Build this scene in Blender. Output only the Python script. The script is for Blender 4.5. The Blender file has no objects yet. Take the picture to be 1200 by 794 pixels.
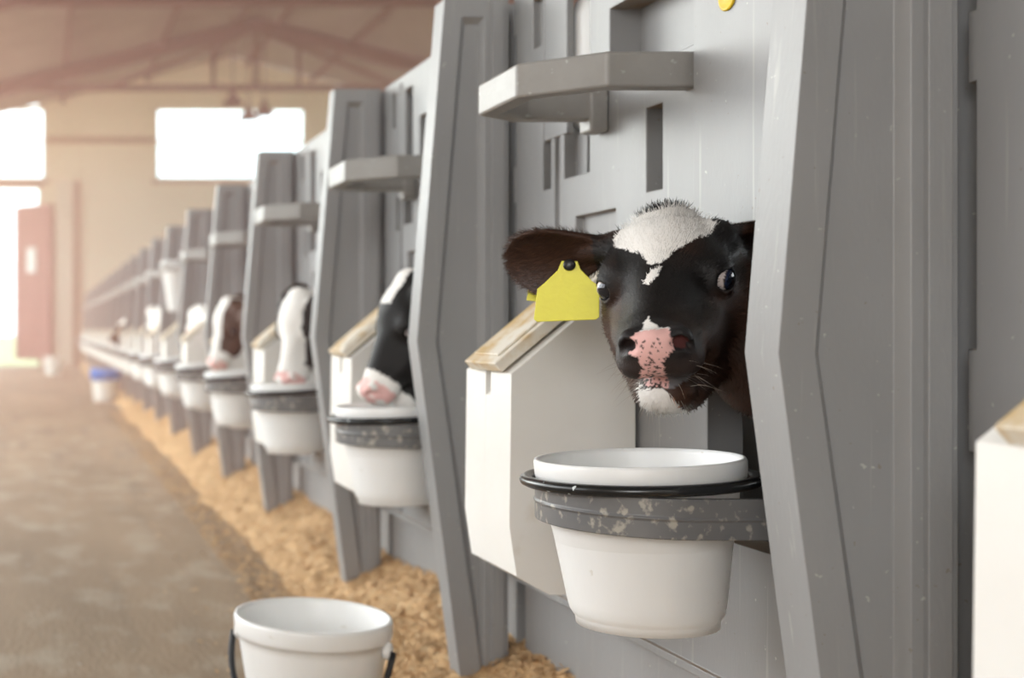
import bpy, bmesh, math, random
import numpy as np
from mathutils import Vector, Matrix, noise as mnoise

random.seed(7); np.random.seed(7)
SC = bpy.context.scene
COL = SC.collection
PI = math.pi
R = math.radians

# ------------------------------------------------------------------ camera, sky, light, exposure
# world axes: +x towards the pens (right), +y along the aisle, +z up
EYE = 0.74
cam_d = bpy.data.cameras.new('camera')
cam = bpy.data.objects.new('camera', cam_d); COL.objects.link(cam)
cam.location = (0, 0, EYE); cam.rotation_euler = (PI/2, 0, 0)
cam_d.sensor_fit = 'HORIZONTAL'; cam_d.sensor_width = 36.0
cam_d.lens = 42.0                       # 1400 px focal length over 1200 px
cam_d.shift_x = 550/1200; cam_d.shift_y = -12/1200
cam_d.clip_start = 0.05; cam_d.clip_end = 400
cam_d.dof.use_dof = True; cam_d.dof.focus_distance = 1.43; cam_d.dof.aperture_fstop = 3.4
SC.camera = cam
SC.view_settings.view_transform = 'Standard'; SC.view_settings.look = 'None'
SC.view_settings.gamma = 1.0; SC.view_settings.use_curve_mapping = False
SC.view_settings.exposure = 0.16
SC.cycles.use_denoising = True
SC.cycles.max_bounces = 8; SC.cycles.diffuse_bounces = 5; SC.cycles.volume_bounces = 1
SC.cycles.sample_clamp_indirect = 6.0

W = bpy.data.worlds.new('overcast_sky'); SC.world = W; W.use_nodes = True
bg = W.node_tree.nodes['Background']
bg.inputs['Color'].default_value = (0.985, 0.99, 1.0, 1); bg.inputs['Strength'].default_value = 3.0

def area(name, loc, target, sx, sy, power, color):
    d = bpy.data.lights.new(name, 'AREA'); d.shape = 'RECTANGLE'; d.size = sx; d.size_y = sy
    d.energy = power; d.color = color
    o = bpy.data.objects.new(name, d); COL.objects.link(o); o.location = loc
    o.rotation_euler = (Vector(target)-Vector(loc)).to_track_quat('-Z', 'Y').to_euler()
    return o
# daylight through the open long side of the barn and an added fill lamp behind the camera
area('daylight_open_side', (-3.7, 6.0, 2.6), (0.9, 2.0, 0.7), 7.0, 3.0, 215, (0.97, 0.985, 1.0))
area('rear_fill', (-2.9, -4.6, 2.3), (0.9, 2.4, 0.8), 3.0, 2.8, 260, (0.96, 0.98, 1.0))
area('daylight_open_side_far', (-3.7, 14.0, 3.0), (0.9, 14.0, 0.9), 14.0, 2.2, 520, (1.0, 0.82, 0.69))

# ------------------------------------------------------------------ materials
def mat(name, base, rough=0.5, var=None, scale=6.0, bump=0.0, bscale=60.0, spec=0.5, sss=0.0, detail=6.0,
        stretch=(1, 1, 1), lo=0.35, hi=0.65, sheen=0.0, bdist=0.002, metallic=0.0):
    m = bpy.data.materials.new(name); m.use_nodes = True
    nt = m.node_tree; N = nt.nodes; L = nt.links
    b = N['Principled BSDF']
    b.inputs['Base Color'].default_value = (*base, 1); b.inputs['Roughness'].default_value = rough
    b.inputs['Specular IOR Level'].default_value = spec; b.inputs['Metallic'].default_value = metallic
    if sss: 
        b.inputs['Subsurface Weight'].default_value = sss; b.inputs['Subsurface Radius'].default_value = (0.01, 0.008, 0.006)
        b.inputs['Subsurface Scale'].default_value = 0.6
    if sheen: b.inputs['Sheen Weight'].default_value = sheen
    tc = N.new('ShaderNodeTexCoord'); mp = N.new('ShaderNodeMapping'); mp.inputs['Scale'].default_value = stretch
    L.new(tc.outputs['Object'], mp.inputs['Vector'])
    m['_'] = 1
    if var:
        n = N.new('ShaderNodeTexNoise'); n.inputs['Scale'].default_value = scale; n.inputs['Detail'].default_value = detail
        n.inputs['Roughness'].default_value = 0.6
        L.new(mp.outputs['Vector'], n.inputs['Vector'])
        r = N.new('ShaderNodeMapRange'); r.inputs[1].default_value = lo; r.inputs[2].default_value = hi
        L.new(n.outputs['Fac'], r.inputs[0])
        mx = N.new('ShaderNodeMix'); mx.data_type = 'RGBA'; mx.name = 'mixvar'
        mx.inputs[6].default_value = (*base, 1); mx.inputs[7].default_value = (*var, 1)
        L.new(r.outputs[0], mx.inputs[0]); L.new(mx.outputs[2], b.inputs['Base Color'])
    if bump:
        n2 = N.new('ShaderNodeTexNoise'); n2.inputs['Scale'].default_value = bscale; n2.inputs['Detail'].default_value = 4
        L.new(mp.outputs['Vector'], n2.inputs['Vector'])
        bp = N.new('ShaderNodeBump'); bp.inputs['Strength'].default_value = bump; bp.inputs['Distance'].default_value = bdist
        L.new(n2.outputs['Fac'], bp.inputs['Height']); L.new(bp.outputs['Normal'], b.inputs['Normal'])
    return m

def overlay(m, col, scale, lo, hi, stretch=(1, 1, 1), amount=1.0, coord='Object', offset=(0, 0, 0), detail=5.0):
    """mix another colour over the current base colour where a noise is high"""
    nt = m.node_tree; N = nt.nodes; L = nt.links; b = N['Principled BSDF']
    tc = N.new('ShaderNodeTexCoord'); mp = N.new('ShaderNodeMapping'); mp.inputs['Scale'].default_value = stretch
    mp.inputs['Location'].default_value = offset
    L.new(tc.outputs[coord], mp.inputs['Vector'])
    n = N.new('ShaderNodeTexNoise'); n.inputs['Scale'].default_value = scale; n.inputs['Detail'].default_value = detail
    L.new(mp.outputs['Vector'], n.inputs['Vector'])
    r = N.new('ShaderNodeMapRange'); r.inputs[1].default_value = lo; r.inputs[2].default_value = hi
    r.inputs[4].default_value = amount
    L.new(n.outputs['Fac'], r.inputs[0])
    mx = N.new('ShaderNodeMix'); mx.data_type = 'RGBA'
    src = b.inputs['Base Color']
    if src.links: L.new(src.links[0].from_socket, mx.inputs[6])
    else: mx.inputs[6].default_value = src.default_value
    mx.inputs[7].default_value = (*col, 1)
    L.new(r.outputs[0], mx.inputs[0]); L.new(mx.outputs[2], b.inputs['Base Color'])
    return m

M = {}
M['grey'] = mat('grey_plastic', (0.292, 0.292, 0.295), 0.42, (0.25, 0.249, 0.248), 3.0, 0.25, 220, stretch=(1, 1, .35), bdist=0.001)
overlay(M['grey'], (0.50, 0.49, 0.46), 95, 0.72, 0.76, (1, 1, 1), 0.8, detail=2)            # pale splashes
overlay(M['grey'], (0.43, 0.42, 0.40), 22, 0.63, 0.72, (4, 4, .12), 0.55, detail=3)          # dried runs
overlay(M['grey'], (0.20, 0.17, 0.13), 130, 0.73, 0.77, (1, 1, 1), 0.7, offset=(3, 1, 5), detail=2)
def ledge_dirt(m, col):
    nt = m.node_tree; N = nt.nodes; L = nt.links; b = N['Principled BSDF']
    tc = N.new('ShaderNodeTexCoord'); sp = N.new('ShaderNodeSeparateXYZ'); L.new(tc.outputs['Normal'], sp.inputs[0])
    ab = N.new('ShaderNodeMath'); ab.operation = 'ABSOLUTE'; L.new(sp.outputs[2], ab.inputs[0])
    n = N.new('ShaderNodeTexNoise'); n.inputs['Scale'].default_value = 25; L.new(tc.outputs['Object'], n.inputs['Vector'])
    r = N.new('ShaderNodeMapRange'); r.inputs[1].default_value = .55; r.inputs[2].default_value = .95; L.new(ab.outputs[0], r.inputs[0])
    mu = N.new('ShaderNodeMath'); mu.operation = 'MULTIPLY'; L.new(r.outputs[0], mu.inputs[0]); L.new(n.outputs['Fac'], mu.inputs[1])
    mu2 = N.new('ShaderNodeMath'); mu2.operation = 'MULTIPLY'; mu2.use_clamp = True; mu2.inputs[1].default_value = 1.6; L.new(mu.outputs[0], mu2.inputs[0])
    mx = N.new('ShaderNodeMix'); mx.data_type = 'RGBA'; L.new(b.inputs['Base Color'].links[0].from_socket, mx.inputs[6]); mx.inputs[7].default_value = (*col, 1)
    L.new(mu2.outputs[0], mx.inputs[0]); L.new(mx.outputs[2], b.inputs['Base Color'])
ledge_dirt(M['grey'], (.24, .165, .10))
M['ring'] = mat('worn_grey_plastic', (0.33, 0.32, 0.305), 0.4, (0.26, 0.245, 0.225), 5.0, 0.3, 120)
overlay(M['ring'], (0.23, 0.19, 0.15), 9, 0.60, 0.74, (1, 1, 1), 0.7)
overlay(M['ring'], (0.5, 0.5, 0.49), 70, 0.68, 0.74, (1, 1, 1), 0.7, detail=2)
M['holder'] = mat('dark_grey_plastic', (0.135, 0.135, 0.138), 0.4, (0.17, 0.165, 0.16), 12)
overlay(M['holder'], (0.42, 0.39, 0.33), 85, 0.56, 0.66, (1, 1, .8), 0.8, detail=7)
M['white'] = mat('white_plastic', (0.86, 0.865, 0.86), 0.38, (0.80, 0.80, 0.785), 4.0, 0.12, 90, sss=0.05, stretch=(1, 1, .4))
overlay(M['white'], (0.62, 0.58, 0.50), 60, 0.70, 0.76, (1, 1, 1), 0.5, detail=3)
M['tank'] = mat('cream_plastic', (0.85, 0.84, 0.81), 0.4, (0.79, 0.77, 0.73), 3.0, 0.12, 60, sss=0.05)
overlay(M['tank'], (0.58, 0.47, 0.34), 9, 0.62, 0.80, (1, 1, 1), 0.6)
M['lid'] = mat('stained_lid', (0.74, 0.69, 0.60), 0.5, (0.56, 0.39, 0.18), 11.0, 0.2, 80, lo=.40, hi=.54)
M['black'] = mat('black_rubber', (0.012, 0.013, 0.014), 0.25, bump=0.1, bscale=80)
overlay(M['black'], (0.62, 0.66, 0.66), 75, 0.69, 0.72, (1, 1, 1), 1.0, detail=2)
M['strap'] = mat('black_handle', (0.012, 0.012, 0.014), 0.35)
M['blue'] = mat('blue_band', (0.01, 0.22, 0.75), 0.4)
M['yellow'] = mat('yellow_tag', (0.86, 0.80, 0.03), 0.42, (0.82, 0.75, 0.03), 30, 0.15, 200)
M['badge'] = mat('yellow_badge', (0.85, 0.58, 0.02), 0.45, (0.75, 0.50, 0.03), 60)
M['wallc'] = mat('cream_wall', (0.80, 0.69, 0.54), 0.85, (0.76, 0.65, 0.50), 0.8)
M['trimc'] = mat('trim_brown', (0.34, 0.22, 0.14), 0.7)
M['pillar'] = mat('pale_pillar', (0.68, 0.60, 0.50), 0.8)
M['steel'] = mat('red_oxide_steel', (0.075, 0.022, 0.017), 0.7, (0.055, 0.018, 0.014), 3)
M['doorred'] = mat('faded_red_door', (0.36, 0.15, 0.135), 0.6, (0.31, 0.13, 0.12), 2)
M['glass'] = mat('door_pane', (0.8, 0.8, 0.8), 0.2)
M['floor'] = mat('concrete_floor', (0.36, 0.265, 0.178), 0.75, (0.245, 0.18, 0.12), 0.9, 0.4, 45, bdist=0.006, stretch=(1.6, .5, 1))
overlay(M['floor'], (0.42, 0.355, 0.275), 7, 0.50, 0.68, (1, .5, 1), 0.7)
overlay(M['floor'], (0.16, 0.13, 0.10), 3.0, 0.55, 0.75, (2, .25, 1), 0.6, offset=(2, 7, 0))
overlay(M['floor'], (0.42, 0.40, 0.36), 30, 0.70, 0.74, (1, 1, 1), 0.7, offset=(9, 1, 0), detail=2)
M['straw'] = mat('wood_shavings', (0.66, 0.43, 0.22), 0.85, (0.42, 0.25, 0.115), 30, 0.9, 110, bdist=0.012, lo=.38, hi=.68, detail=8)
overlay(M['straw'], (0.72, 0.55, 0.34), 60, 0.55, 0.68, (1, 1, 1), 0.8)
M['chip'] = mat('shaving_flake', (0.70, 0.49, 0.28), 0.8, (0.50, 0.30, 0.14), 40)
M['grassy'] = mat('meadow', (0.30, 0.36, 0.16), 0.9, (0.38, 0.42, 0.22), 0.3)
M['fleshpink'] = mat('pink', (0.62, 0.30, 0.28), 0.4)
M['roof'] = mat('roof_sheet', (0.24, 0.21, 0.18), 0.6, (0.19, 0.17, 0.14), 1.5)

def setp(o, label=None, cat=None, group=None, kind=None):
    if label: o['label'] = label
    if cat: o['category'] = cat
    if group: o['group'] = group
    if kind: o['kind'] = kind
    return o
def empty(name, loc, rotz=0):
    o = bpy.data.objects.new(name, None); COL.objects.link(o); o.location = loc; o.rotation_euler = (0, 0, rotz)
    o.empty_display_size = 0.05
    return o
def link(name, me, m, parent=None, loc=None, smooth=True, bevel=0.0, seg=2, angle=35):
    o = bpy.data.objects.new(name, me); COL.objects.link(o)
    if m is not None and not me.materials: me.materials.append(m)
    if parent is not None: o.parent = parent
    if loc is not None: o.location = loc
    if smooth:
        for p in me.polygons: p.use_smooth = True
    if bevel:
        b = o.modifiers.new('bevel', 'BEVEL'); b.width = bevel; b.segments = seg; b.limit_method = 'ANGLE'
        b.angle_limit = R(angle); b.harden_normals = True; b.use_clamp_overlap = True
    return o
def bm_mesh(bm, name):
    bmesh.ops.recalc_face_normals(bm, faces=bm.faces)
    me = bpy.data.meshes.new(name); bm.to_mesh(me); bm.free(); return me
def box_bm(bm, x0, x1, y0, y1, z0, z1):
    v = [bm.verts.new(p) for p in ((x0,y0,z0),(x1,y0,z0),(x1,y1,z0),(x0,y1,z0),(x0,y0,z1),(x1,y0,z1),(x1,y1,z1),(x0,y1,z1))]
    for f in ((0,3,2,1),(4,5,6,7),(0,1,5,4),(1,2,6,5),(2,3,7,6),(3,0,4,7)): bm.faces.new([v[i] for i in f])
    return v
def box(name, x0, x1, y0, y1, z0, z1, m, parent=None, bevel=0.0, loc=None):
    bm = bmesh.new(); box_bm(bm, x0, x1, y0, y1, z0, z1)
    return link(name, bm_mesh(bm, name), m, parent, loc, smooth=bool(bevel), bevel=bevel)
def beam_bm(bm, a, b, w, h, up=Vector((0, 0, 1))):
    a = Vector(a); b = Vector(b); d = (b-a).normalized(); s = d.cross(up)
    if s.length < 1e-3: s = Vector((1, 0, 0))
    s.normalize(); u = s.cross(d).normalized()
    vs = []
    for p in (a, b):
        for i, j in ((-1,-1),(1,-1),(1,1),(-1,1)): vs.append(bm.verts.new(p + s*(i*w/2) + u*(j*h/2)))
    for f in ((0,1,2,3),(7,6,5,4),(0,4,5,1),(1,5,6,2),(2,6,7,3),(3,7,4,0)): bm.faces.new([vs[i] for i in f])
def lathe_mesh(name, prof, n=64, close=True):
    """prof: list of (r, z); revolved round z"""
    bm = bmesh.new(); rings = []
    for r, z in prof:
        if r < 1e-5: rings.append([bm.verts.new((0, 0, z))])
        else: rings.append([bm.verts.new((r*math.cos(2*PI*i/n), r*math.sin(2*PI*i/n), z)) for i in range(n)])
    for a, b in zip(rings, rings[1:]):
        for i in range(n):
            j = (i+1) % n
            if len(a) == 1 and len(b) == 1: continue
            if len(a) == 1: bm.faces.new((a[0], b[i], b[j]))
            elif len(b) == 1: bm.faces.new((a[i], a[j], b[0]))
            else: bm.faces.new((a[i], a[j], b[j], b[i]))
    return bm_mesh(bm, name)
def tube_mesh(name, pts, rad, n=10, flat=1.0, cyclic=False):
    pts = [Vector(p) for p in pts]; bm = bmesh.new(); rings = []
    k = len(pts)
    for i, p in enumerate(pts):
        a = pts[(i-1) % k] if (cyclic or i) else p; b = pts[(i+1) % k] if (cyclic or i < k-1) else p
        d = (b-a).normalized(); s = d.cross(Vector((0, 0, 1)))
        if s.length < 1e-3: s = Vector((1, 0, 0))
        s.normalize(); u = s.cross(d).normalized()
        r = rad[i] if isinstance(rad, (list, tuple)) else rad
        rings.append([bm.verts.new(p + s*(r*math.cos(2*PI*q/n)) + u*(r*flat*math.sin(2*PI*q/n))) for q in range(n)])
    for i in range(k if cyclic else k-1):
        a, b = rings[i], rings[(i+1) % k]
        for q in range(n): bm.faces.new((a[q], a[(q+1) % n], b[(q+1) % n], b[q]))
    if not cyclic: bm.faces.new(rings[0]); bm.faces.new(rings[-1][::-1])
    return bm_mesh(bm, name)
def relief_mesh(name, us, vs, depth, thick, hole_back=True):
    """slab in the (y,z) plane facing -x; us/vs = cell borders, depth(i,j) = recess depth or None for an opening"""
    nu, nv = len(us)-1, len(vs)-1
    D = [[depth(i, j) for j in range(nv)] for i in range(nu)]
    bm = bmesh.new(); cache = {}
    def V(x, u, v):
        k = (round(x, 5), round(u, 5), round(v, 5))
        if k not in cache: cache[k] = bm.verts.new(k)
        return cache[k]
    def Q(*p):
        vv = [V(*q) for q in p]
        if len(set(vv)) == 4:
            try: bm.faces.new(vv)
            except ValueError: pass
    for i in range(nu):
        for j in range(nv):
            u0, u1, v0, v1 = us[i], us[i+1], vs[j], vs[j+1]; d = D[i][j]
            if d is not None:
                Q((d,u0,v0),(d,u1,v0),(d,u1,v1),(d,u0,v1)); Q((thick,u0,v0),(thick,u0,v1),(thick,u1,v1),(thick,u1,v0))
            dd = thick if d is None else d
            for (a, b, pa, pb) in ((i+1, j, (u1, v0), (u1, v1)), (i, j+1, (u0, v1), (u1, v1))):
                e = None
                if a < nu and b < nv: e = thick if D[a][b] is None else D[a][b]
                else: e = thick
                if abs(e-dd) > 1e-6: Q((dd,*pa),(dd,*pb),(e,*pb),(e,*pa))
            if i == 0 and dd < thick: Q((dd,u0,v0),(dd,u0,v1),(thick,u0,v1),(thick,u0,v0))
            if j == 0 and dd < thick: Q((dd,u0,v0),(dd,u1,v0),(thick,u1,v0),(thick,u0,v0))
    return bm_mesh(bm, name)

# ------------------------------------------------------------------ barn
FAR, NEAR, LEFT, RIGHT, RIDGE = 24.0, -5.0, -3.9, 11.4, 3.75
RIDGE_Z, SLOPE = 6.22, 0.25
EAVE = RIDGE_Z - SLOPE*(RIGHT-RIDGE)
def struct(o): o['kind'] = 'structure'; return o

struct(box('floor', LEFT, RIGHT, NEAR, FAR, -0.2, 0.0, M['floor']))
struct(box('ground_outside', -60, 70, -40, 160, -0.4, -0.21, M['grassy']))
# far gable wall with two window openings and the big door
def gable_wall():
    us = sorted({LEFT, -2.97, 0.07, 2.26, 5.30, 7.5, 10.5, RIGHT, -2.6, -0.09, RIDGE})
    vs = [0, 3.57, 3.72, EAVE]
    bm = bmesh.new()
    holes = ((-2.6, -0.09, 0, 3.57), (-2.97, .07, 3.72, 5.2), (2.26, 5.30, 3.72, 5.2), (7.5, 10.5, 3.72, 5.2))
    def roofz(x): return RIDGE_Z - SLOPE*abs(x-RIDGE)
    for a, b in zip(us, us[1:]):
        segs = sorted([(h[2], h[3]) for h in holes if h[0] <= a+1e-6 and h[1] >= b-1e-6])
        z = 0.0
        for (h0, h1) in segs + [(None, None)]:
            t0 = h0 if h0 is not None else None
            if h0 is None or h0 > z + 1e-6:
                ta = h0 if h0 is not None else roofz(a); tb = h0 if h0 is not None else roofz(b)
                if min(ta, tb) > z:
                    v = [bm.verts.new(p) for p in ((a,FAR,z),(b,FAR,z),(b,FAR,tb),(a,FAR,ta),(a,FAR+.2,z),(b,FAR+.2,z),(b,FAR+.2,tb),(a,FAR+.2,ta))]
                    for f in ((0,1,2,3),(7,6,5,4),(0,4,5,1),(1,5,6,2),(2,6,7,3),(3,7,4,0)): bm.faces.new([v[i] for i in f])
            if h1 is not None: z = h1
    return bm_mesh(bm, 'wall_far')
struct(link('wall_far', gable_wall(), M['wallc'], smooth=False))
# rear gable behind the camera, unseen, closed all across to keep light out
struct(box('wall_rear', LEFT, RIGHT, NEAR-.2, NEAR, 0, EAVE, M['wallc']))
struct(box('light_block_left', LEFT-.2, LEFT, NEAR, 0.5, 0.9, EAVE, M['wallc']))  # unseen upper wall, added to block side light at the near end
struct(box('wall_left', LEFT-.2, LEFT, NEAR, FAR, 0, 0.9, M['wallc']))          # low wall, open above
struct(box('wall_right', RIGHT, RIGHT+.2, NEAR, FAR, 0, 0.9, M['wallc']))
# window frames
for n, (a, b) in enumerate(((-2.97, .07), (2.26, 5.30), (7.5, 10.5))):
    w = struct(empty('window_%d' % (n+1), ((a+b)/2, FAR, 3.72)))
    bm = bmesh.new(); h = (b-a)/2
    for s in ((-h, -h+.06, 0, 1.48), (h-.06, h, 0, 1.48), (-h, h, 0, .06), (-h, h, 1.42, 1.48)):
        box_bm(bm, s[0], s[1], .04, .12, s[2], s[3])
    link('window_frame', bm_mesh(bm, 'window_frame'), M['pillar'], w, smooth=False)
    bm = bmesh.new(); box_bm(bm, -h, h, .05, .09, .76, .80)
    link('mullion', bm_mesh(bm, 'mullion'), M['pillar'], w, smooth=False)
    box('window_sill', -h-.08, h+.08, -.06, .0, -.07, 0.0, M['trimc'], w)
struct(box('trim_1', .07, 2.26, FAR-.05, FAR, 4.46, 4.58, M['trimc']))
struct(box('trim_2', -2.7, -0.0, FAR-.05, FAR, 3.57, 3.66, M['trimc']))
struct(box('trim_3', .62, .74, FAR-.10, FAR, 0, 3.7, M['trimc']))
struct(box('column_pale', .26, .60, FAR-.16, FAR, 0, 3.7, M['pillar']))
# the swung-open door leaf
d = struct(empty('door_1', (0.16, FAR-.25, 0.12)))
d.rotation_euler = (0, 0, R(180-42))
bm = bmesh.new()
box_bm(bm, 0, .94, -.03, .03, 0, 3.1)
for k in range(7): box_bm(bm, .05+k*.13, .08+k*.13, -.045, .045, 0.02, 3.08)
link('leaf', bm_mesh(bm, 'leaf'), M['doorred'], d, smooth=False)
bm = bmesh.new(); box_bm(bm, .36, .60, -.06, .06, 1.75, 2.25)
link('pane', bm_mesh(bm, 'pane'), M['glass'], d, smooth=False)
# roof sheets, corrugated across the slope
def roof_side(name, x0, x1):
    bm = bmesh.new(); n = int((FAR-NEAR)/0.09); rows = []
    for i in range(n+1):
        y = NEAR + (FAR-NEAR)*i/n; dz = 0.022*math.cos(i*PI)
        rows.append([bm.verts.new((x, y, RIDGE_Z - SLOPE*abs(x-RIDGE) + dz + q)) for x in (x0, x1) for q in (0, .03)])
    for a, b in zip(rows, rows[1:]):
        bm.faces.new((a[0], a[2], b[2], b[0])); bm.faces.new((a[1], b[1], b[3], a[3]))
    bm.faces.new((rows[0][0], rows[0][1], rows[0][3], rows[0][2])); bm.faces.new((rows[-1][0], rows[-1][2], rows[-1][3], rows[-1][1]))
    return struct(link(name, bm_mesh(bm, name), M['roof'], smooth=False))
roof_side('roof_left', LEFT-.4, RIDGE); roof_side('roof_right', RIDGE, RIGHT+.4)
CHORD = 4.97
def roofz(x): return RIDGE_Z - SLOPE*abs(x-RIDGE) - .16
truss_ys = [-0.7, 4.7, 10.1, 15.5, 21.0]
def make_truss(y, first=[None]):
    if first[0] is None:
        t = empty('roof_truss', (RIDGE, y, 0))
        hw = RIGHT-RIDGE
        def part(name, segs, w, h):
            bm = bmesh.new()
            for a, b in segs: beam_bm(bm, (a[0]-RIDGE, 0, a[1]), (b[0]-RIDGE, 0, b[1]), w, h)
            return link(name, bm_mesh(bm, name), M['steel'], t, smooth=False)
        part('rafter', [((LEFT, roofz(LEFT)), (RIDGE, roofz(RIDGE)))], .14, .22)
        part('rafter', [((RIGHT, roofz(RIGHT)), (RIDGE, roofz(RIDGE)))], .14, .22)
        part('tie_chord', [((RIDGE-5.2, CHORD), (RIDGE+5.2, CHORD))], .09, .10)
        part('king_post', [((RIDGE, CHORD), (RIDGE, roofz(RIDGE)))], .08, .10)
        for s in (-1, 1):
            part('web_brace', [((RIDGE+s*.1, roofz(RIDGE)-.1), (RIDGE+s*2.6, CHORD))], .07, .08)
            part('hanger_post', [((RIDGE+s*.75, CHORD), (RIDGE+s*.75, roofz(RIDGE+.75)))], .06, .07)
            part('column_post', [((RIDGE+s*(hw-.12), 0), (RIDGE+s*(hw-.12), roofz(RIGHT)))], .18, .18)
        first[0] = t
    else:
        src = first[0]; t = src.copy(); COL.objects.link(t); t.location = (RIDGE, y, 0)
        for ch in list(src.children):
            c = ch.copy(); COL.objects.link(c); c.parent = t
    where = {21.0: 'farthest red-brown roof truss, right before the cream gable wall',
             15.5: 'red-brown roof truss whose chord runs along the top edge of the view',
             10.1: 'red-brown roof truss above the middle of the pen row', 4.7: 'red-brown roof truss above the nearer pens',
             -.7: 'red-brown roof truss overhead by the nearest pen'}[y]
    setp(t, where, 'roof truss', 'steel trusses under the barn roof', 'structure'); return t
for y in truss_ys[::-1]: make_truss(y)
k = 0
for x in (-3.0, -1.3, .4, 2.1, 3.4, 4.1, 5.4, 7.1, 8.8, 10.4):
    bm = bmesh.new(); z = RIDGE_Z - SLOPE*abs(x-RIDGE) - .07
    box_bm(bm, x-.03, x+.03, NEAR, FAR, z-.05, z+.03)
    p = link('purlin', bm_mesh(bm, 'purlin'), M['steel'], smooth=False); k += 1
    setp(p, 'long red-brown purlin under the %s roof slope, line %d from the ridge' % ('left' if x < RIDGE else 'right', sum(1 for q in (-3.0, -1.3, .4, 2.1, 3.4, 4.1, 5.4, 7.1, 8.8, 10.4) if (q < RIDGE) == (x < RIDGE) and abs(q-RIDGE) <= abs(x-RIDGE))),
         'purlin', 'purlins under the roof sheets', 'structure')
# hanging lamps under the ridge
for i, (x, y) in enumerate(((3.55, 20.6), (3.15, 19.8), (3.95, 21.3))):
    t = empty('hanging_lamp', (x, y, CHORD-.62 + .1*i))
    link('cable', tube_mesh('cable', [(0, 0, .2), (0, 0, 1.6-.1*i)], .012, 6), M['steel'], t)
    link('lamp_shade', lathe_mesh('lamp_shade', [(0, .24), (.05, .24), (.06, .16), (.17, .03), (.18, 0), (.15, 0), (.05, .12), (0, .12)], 24), M['steel'], t)
    setp(t, ['dark red lamp hanging on a cable under the ridge, middle one', 'dark red lamp hanging lowest and nearest, left of the other two', 'dark red lamp hanging rightmost under the ridge beside the gable'][i], 'lamp', 'lamps hanging below the roof ridge')

# ------------------------------------------------------------------ calf pens
WALLX = 0.905          # face of the pen fronts
TOPZ = 1.375
FINS = [0.10, 1.226, 2.355, 3.22, 4.33, 5.33, 6.40] + [7.43 + 1.03*i for i in range(15)]
FT = 0.057            # fin thickness
NP = 21

def fin_mesh():
    # outline in (x, z); front edge has a kink at mid height
    O = [(.812, 0.0), (.72, .716), (.773, TOPZ), (.896, TOPZ), (.896, .716), (.896, 0.0)]
    I = [(.846, .06), (.756, .716), (.806, TOPZ-.035), (.850, TOPZ-.035), (.850, .716), (.850, .06)]
    J = [(.857, .075), (.766, .716), (.815, TOPZ-.048), (.841, TOPZ-.048), (.841, .716), (.841, .075)]
    bm = bmesh.new(); dep = 0.012
    def ring(pts, y): return [bm.verts.new((x, y, z)) for x, z in pts]
    for (yf, yr, sgn) in ((-FT, -FT+dep, 1), (0, -dep, -1)):
        o = ring(O, yf); i_ = ring(I, yf); j = ring(J, yr)
        for k in range(6):
            m = (k+1) % 6
            bm.faces.new((o[k], o[m], i_[m], i_[k])); bm.faces.new((i_[k], i_[m], j[m], j[k]))
        bm.faces.new((j[0], j[1], j[4], j[5])); bm.faces.new((j[1], j[2], j[3], j[4]))
        if sgn == 1: oa = o
        else: ob = o
    for k in range(6):
        m = (k+1) % 6; bm.faces.new((oa[k], oa[m], ob[m], ob[k]))
    # vertical rib standing on the back flange
    box_bm(bm, .862, .886, -FT-.007, -FT+.004, .0, TOPZ-.002)
    return bm_mesh(bm, 'fin')
FIN_ME = fin_mesh()

def panel_mesh(L, z0=0.0):
    """pen front, local y from 0 (near fin) to L (far fin); measured on the nearest pen whose L is 1.07"""
    k = L/1.072
    S = lambda s: round(((s if s < 1.25 or s > 2.27 else max(1.245, s*.984))-1.226)*k, 4)
    feats = [  # s0, s1, z0, z1, depth
        (2.012, 2.195, 1.078, 1.335, None),        # bright slot, its far half closed by a thin plate
        (1.30, 1.655, .46, .875, None),            # opening for the head
        (1.672, 1.94, 1.135, 1.25, .075),          # upper right pocket
        (1.775, 1.822, .945, 1.07, .03),           # vertical groove under the ring
        (1.92, 2.065, .875, .93, .014),            # shallow step
        (2.012, 2.070, 1.00, 1.085, .03),          # slot lower pocket
        # bright slot
        (2.070, 2.110, 1.00, 1.335, .022),
        (2.165, 2.20, .99, 1.14, .018), (2.127, 2.150, .275, 1.36, .008),
        (2.20, 2.245, 1.255, 1.345, .014),
        (2.288, 2.298, .3, .62, .03), (2.288, 2.298, .72, .98, .03), (2.288, 2.298, 1.05, 1.30, .03),
        (1.226, 1.24, 1.08, 1.30, .035), (1.226, 1.24, .87, .90, .035), (1.226, 1.24, .70, .82, .035), (1.226, 1.24, .50, .66, .035),
        (1.226, 1.24, .30, .46, .035),
        (1.2, 2.4, 0, .262, .022),             # lower skirt sits back
    ]
    us = sorted({round(v, 4) for f in feats for v in (S(f[0]), S(f[1]))} | {0.0, S(1.90), S(1.74)} )
    vs = sorted({v for f in feats for v in (f[2], f[3])} | {0.0, TOPZ, .275})
    us = [u for u in us if u < L-.003] + [L]
    def depth(i, j):
        u = (us[i]+us[i+1])/2; v = (vs[j]+vs[j+1])/2; d = 0.0
        s = u/k + 1.226; s = s if s < 1.25 or s > 2.25 else s/.984
        for f in feats:
            if f[0] < s < f[1] and f[2] < v < f[3]: return f[4]
        if v > .262 and v < .275: return -.006
        if s < 1.672 and v > .875: return -.010      # raised plain field above the opening
        return d
    me = relief_mesh('front_panel', us, vs, depth, .05)
    bm = bmesh.new(); bm.from_mesh(me)
    box_bm(bm, .002, .015, S(2.104), S(2.20), 1.078, 1.342)
    bm.to_mesh(me); bm.free(); return me

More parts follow.
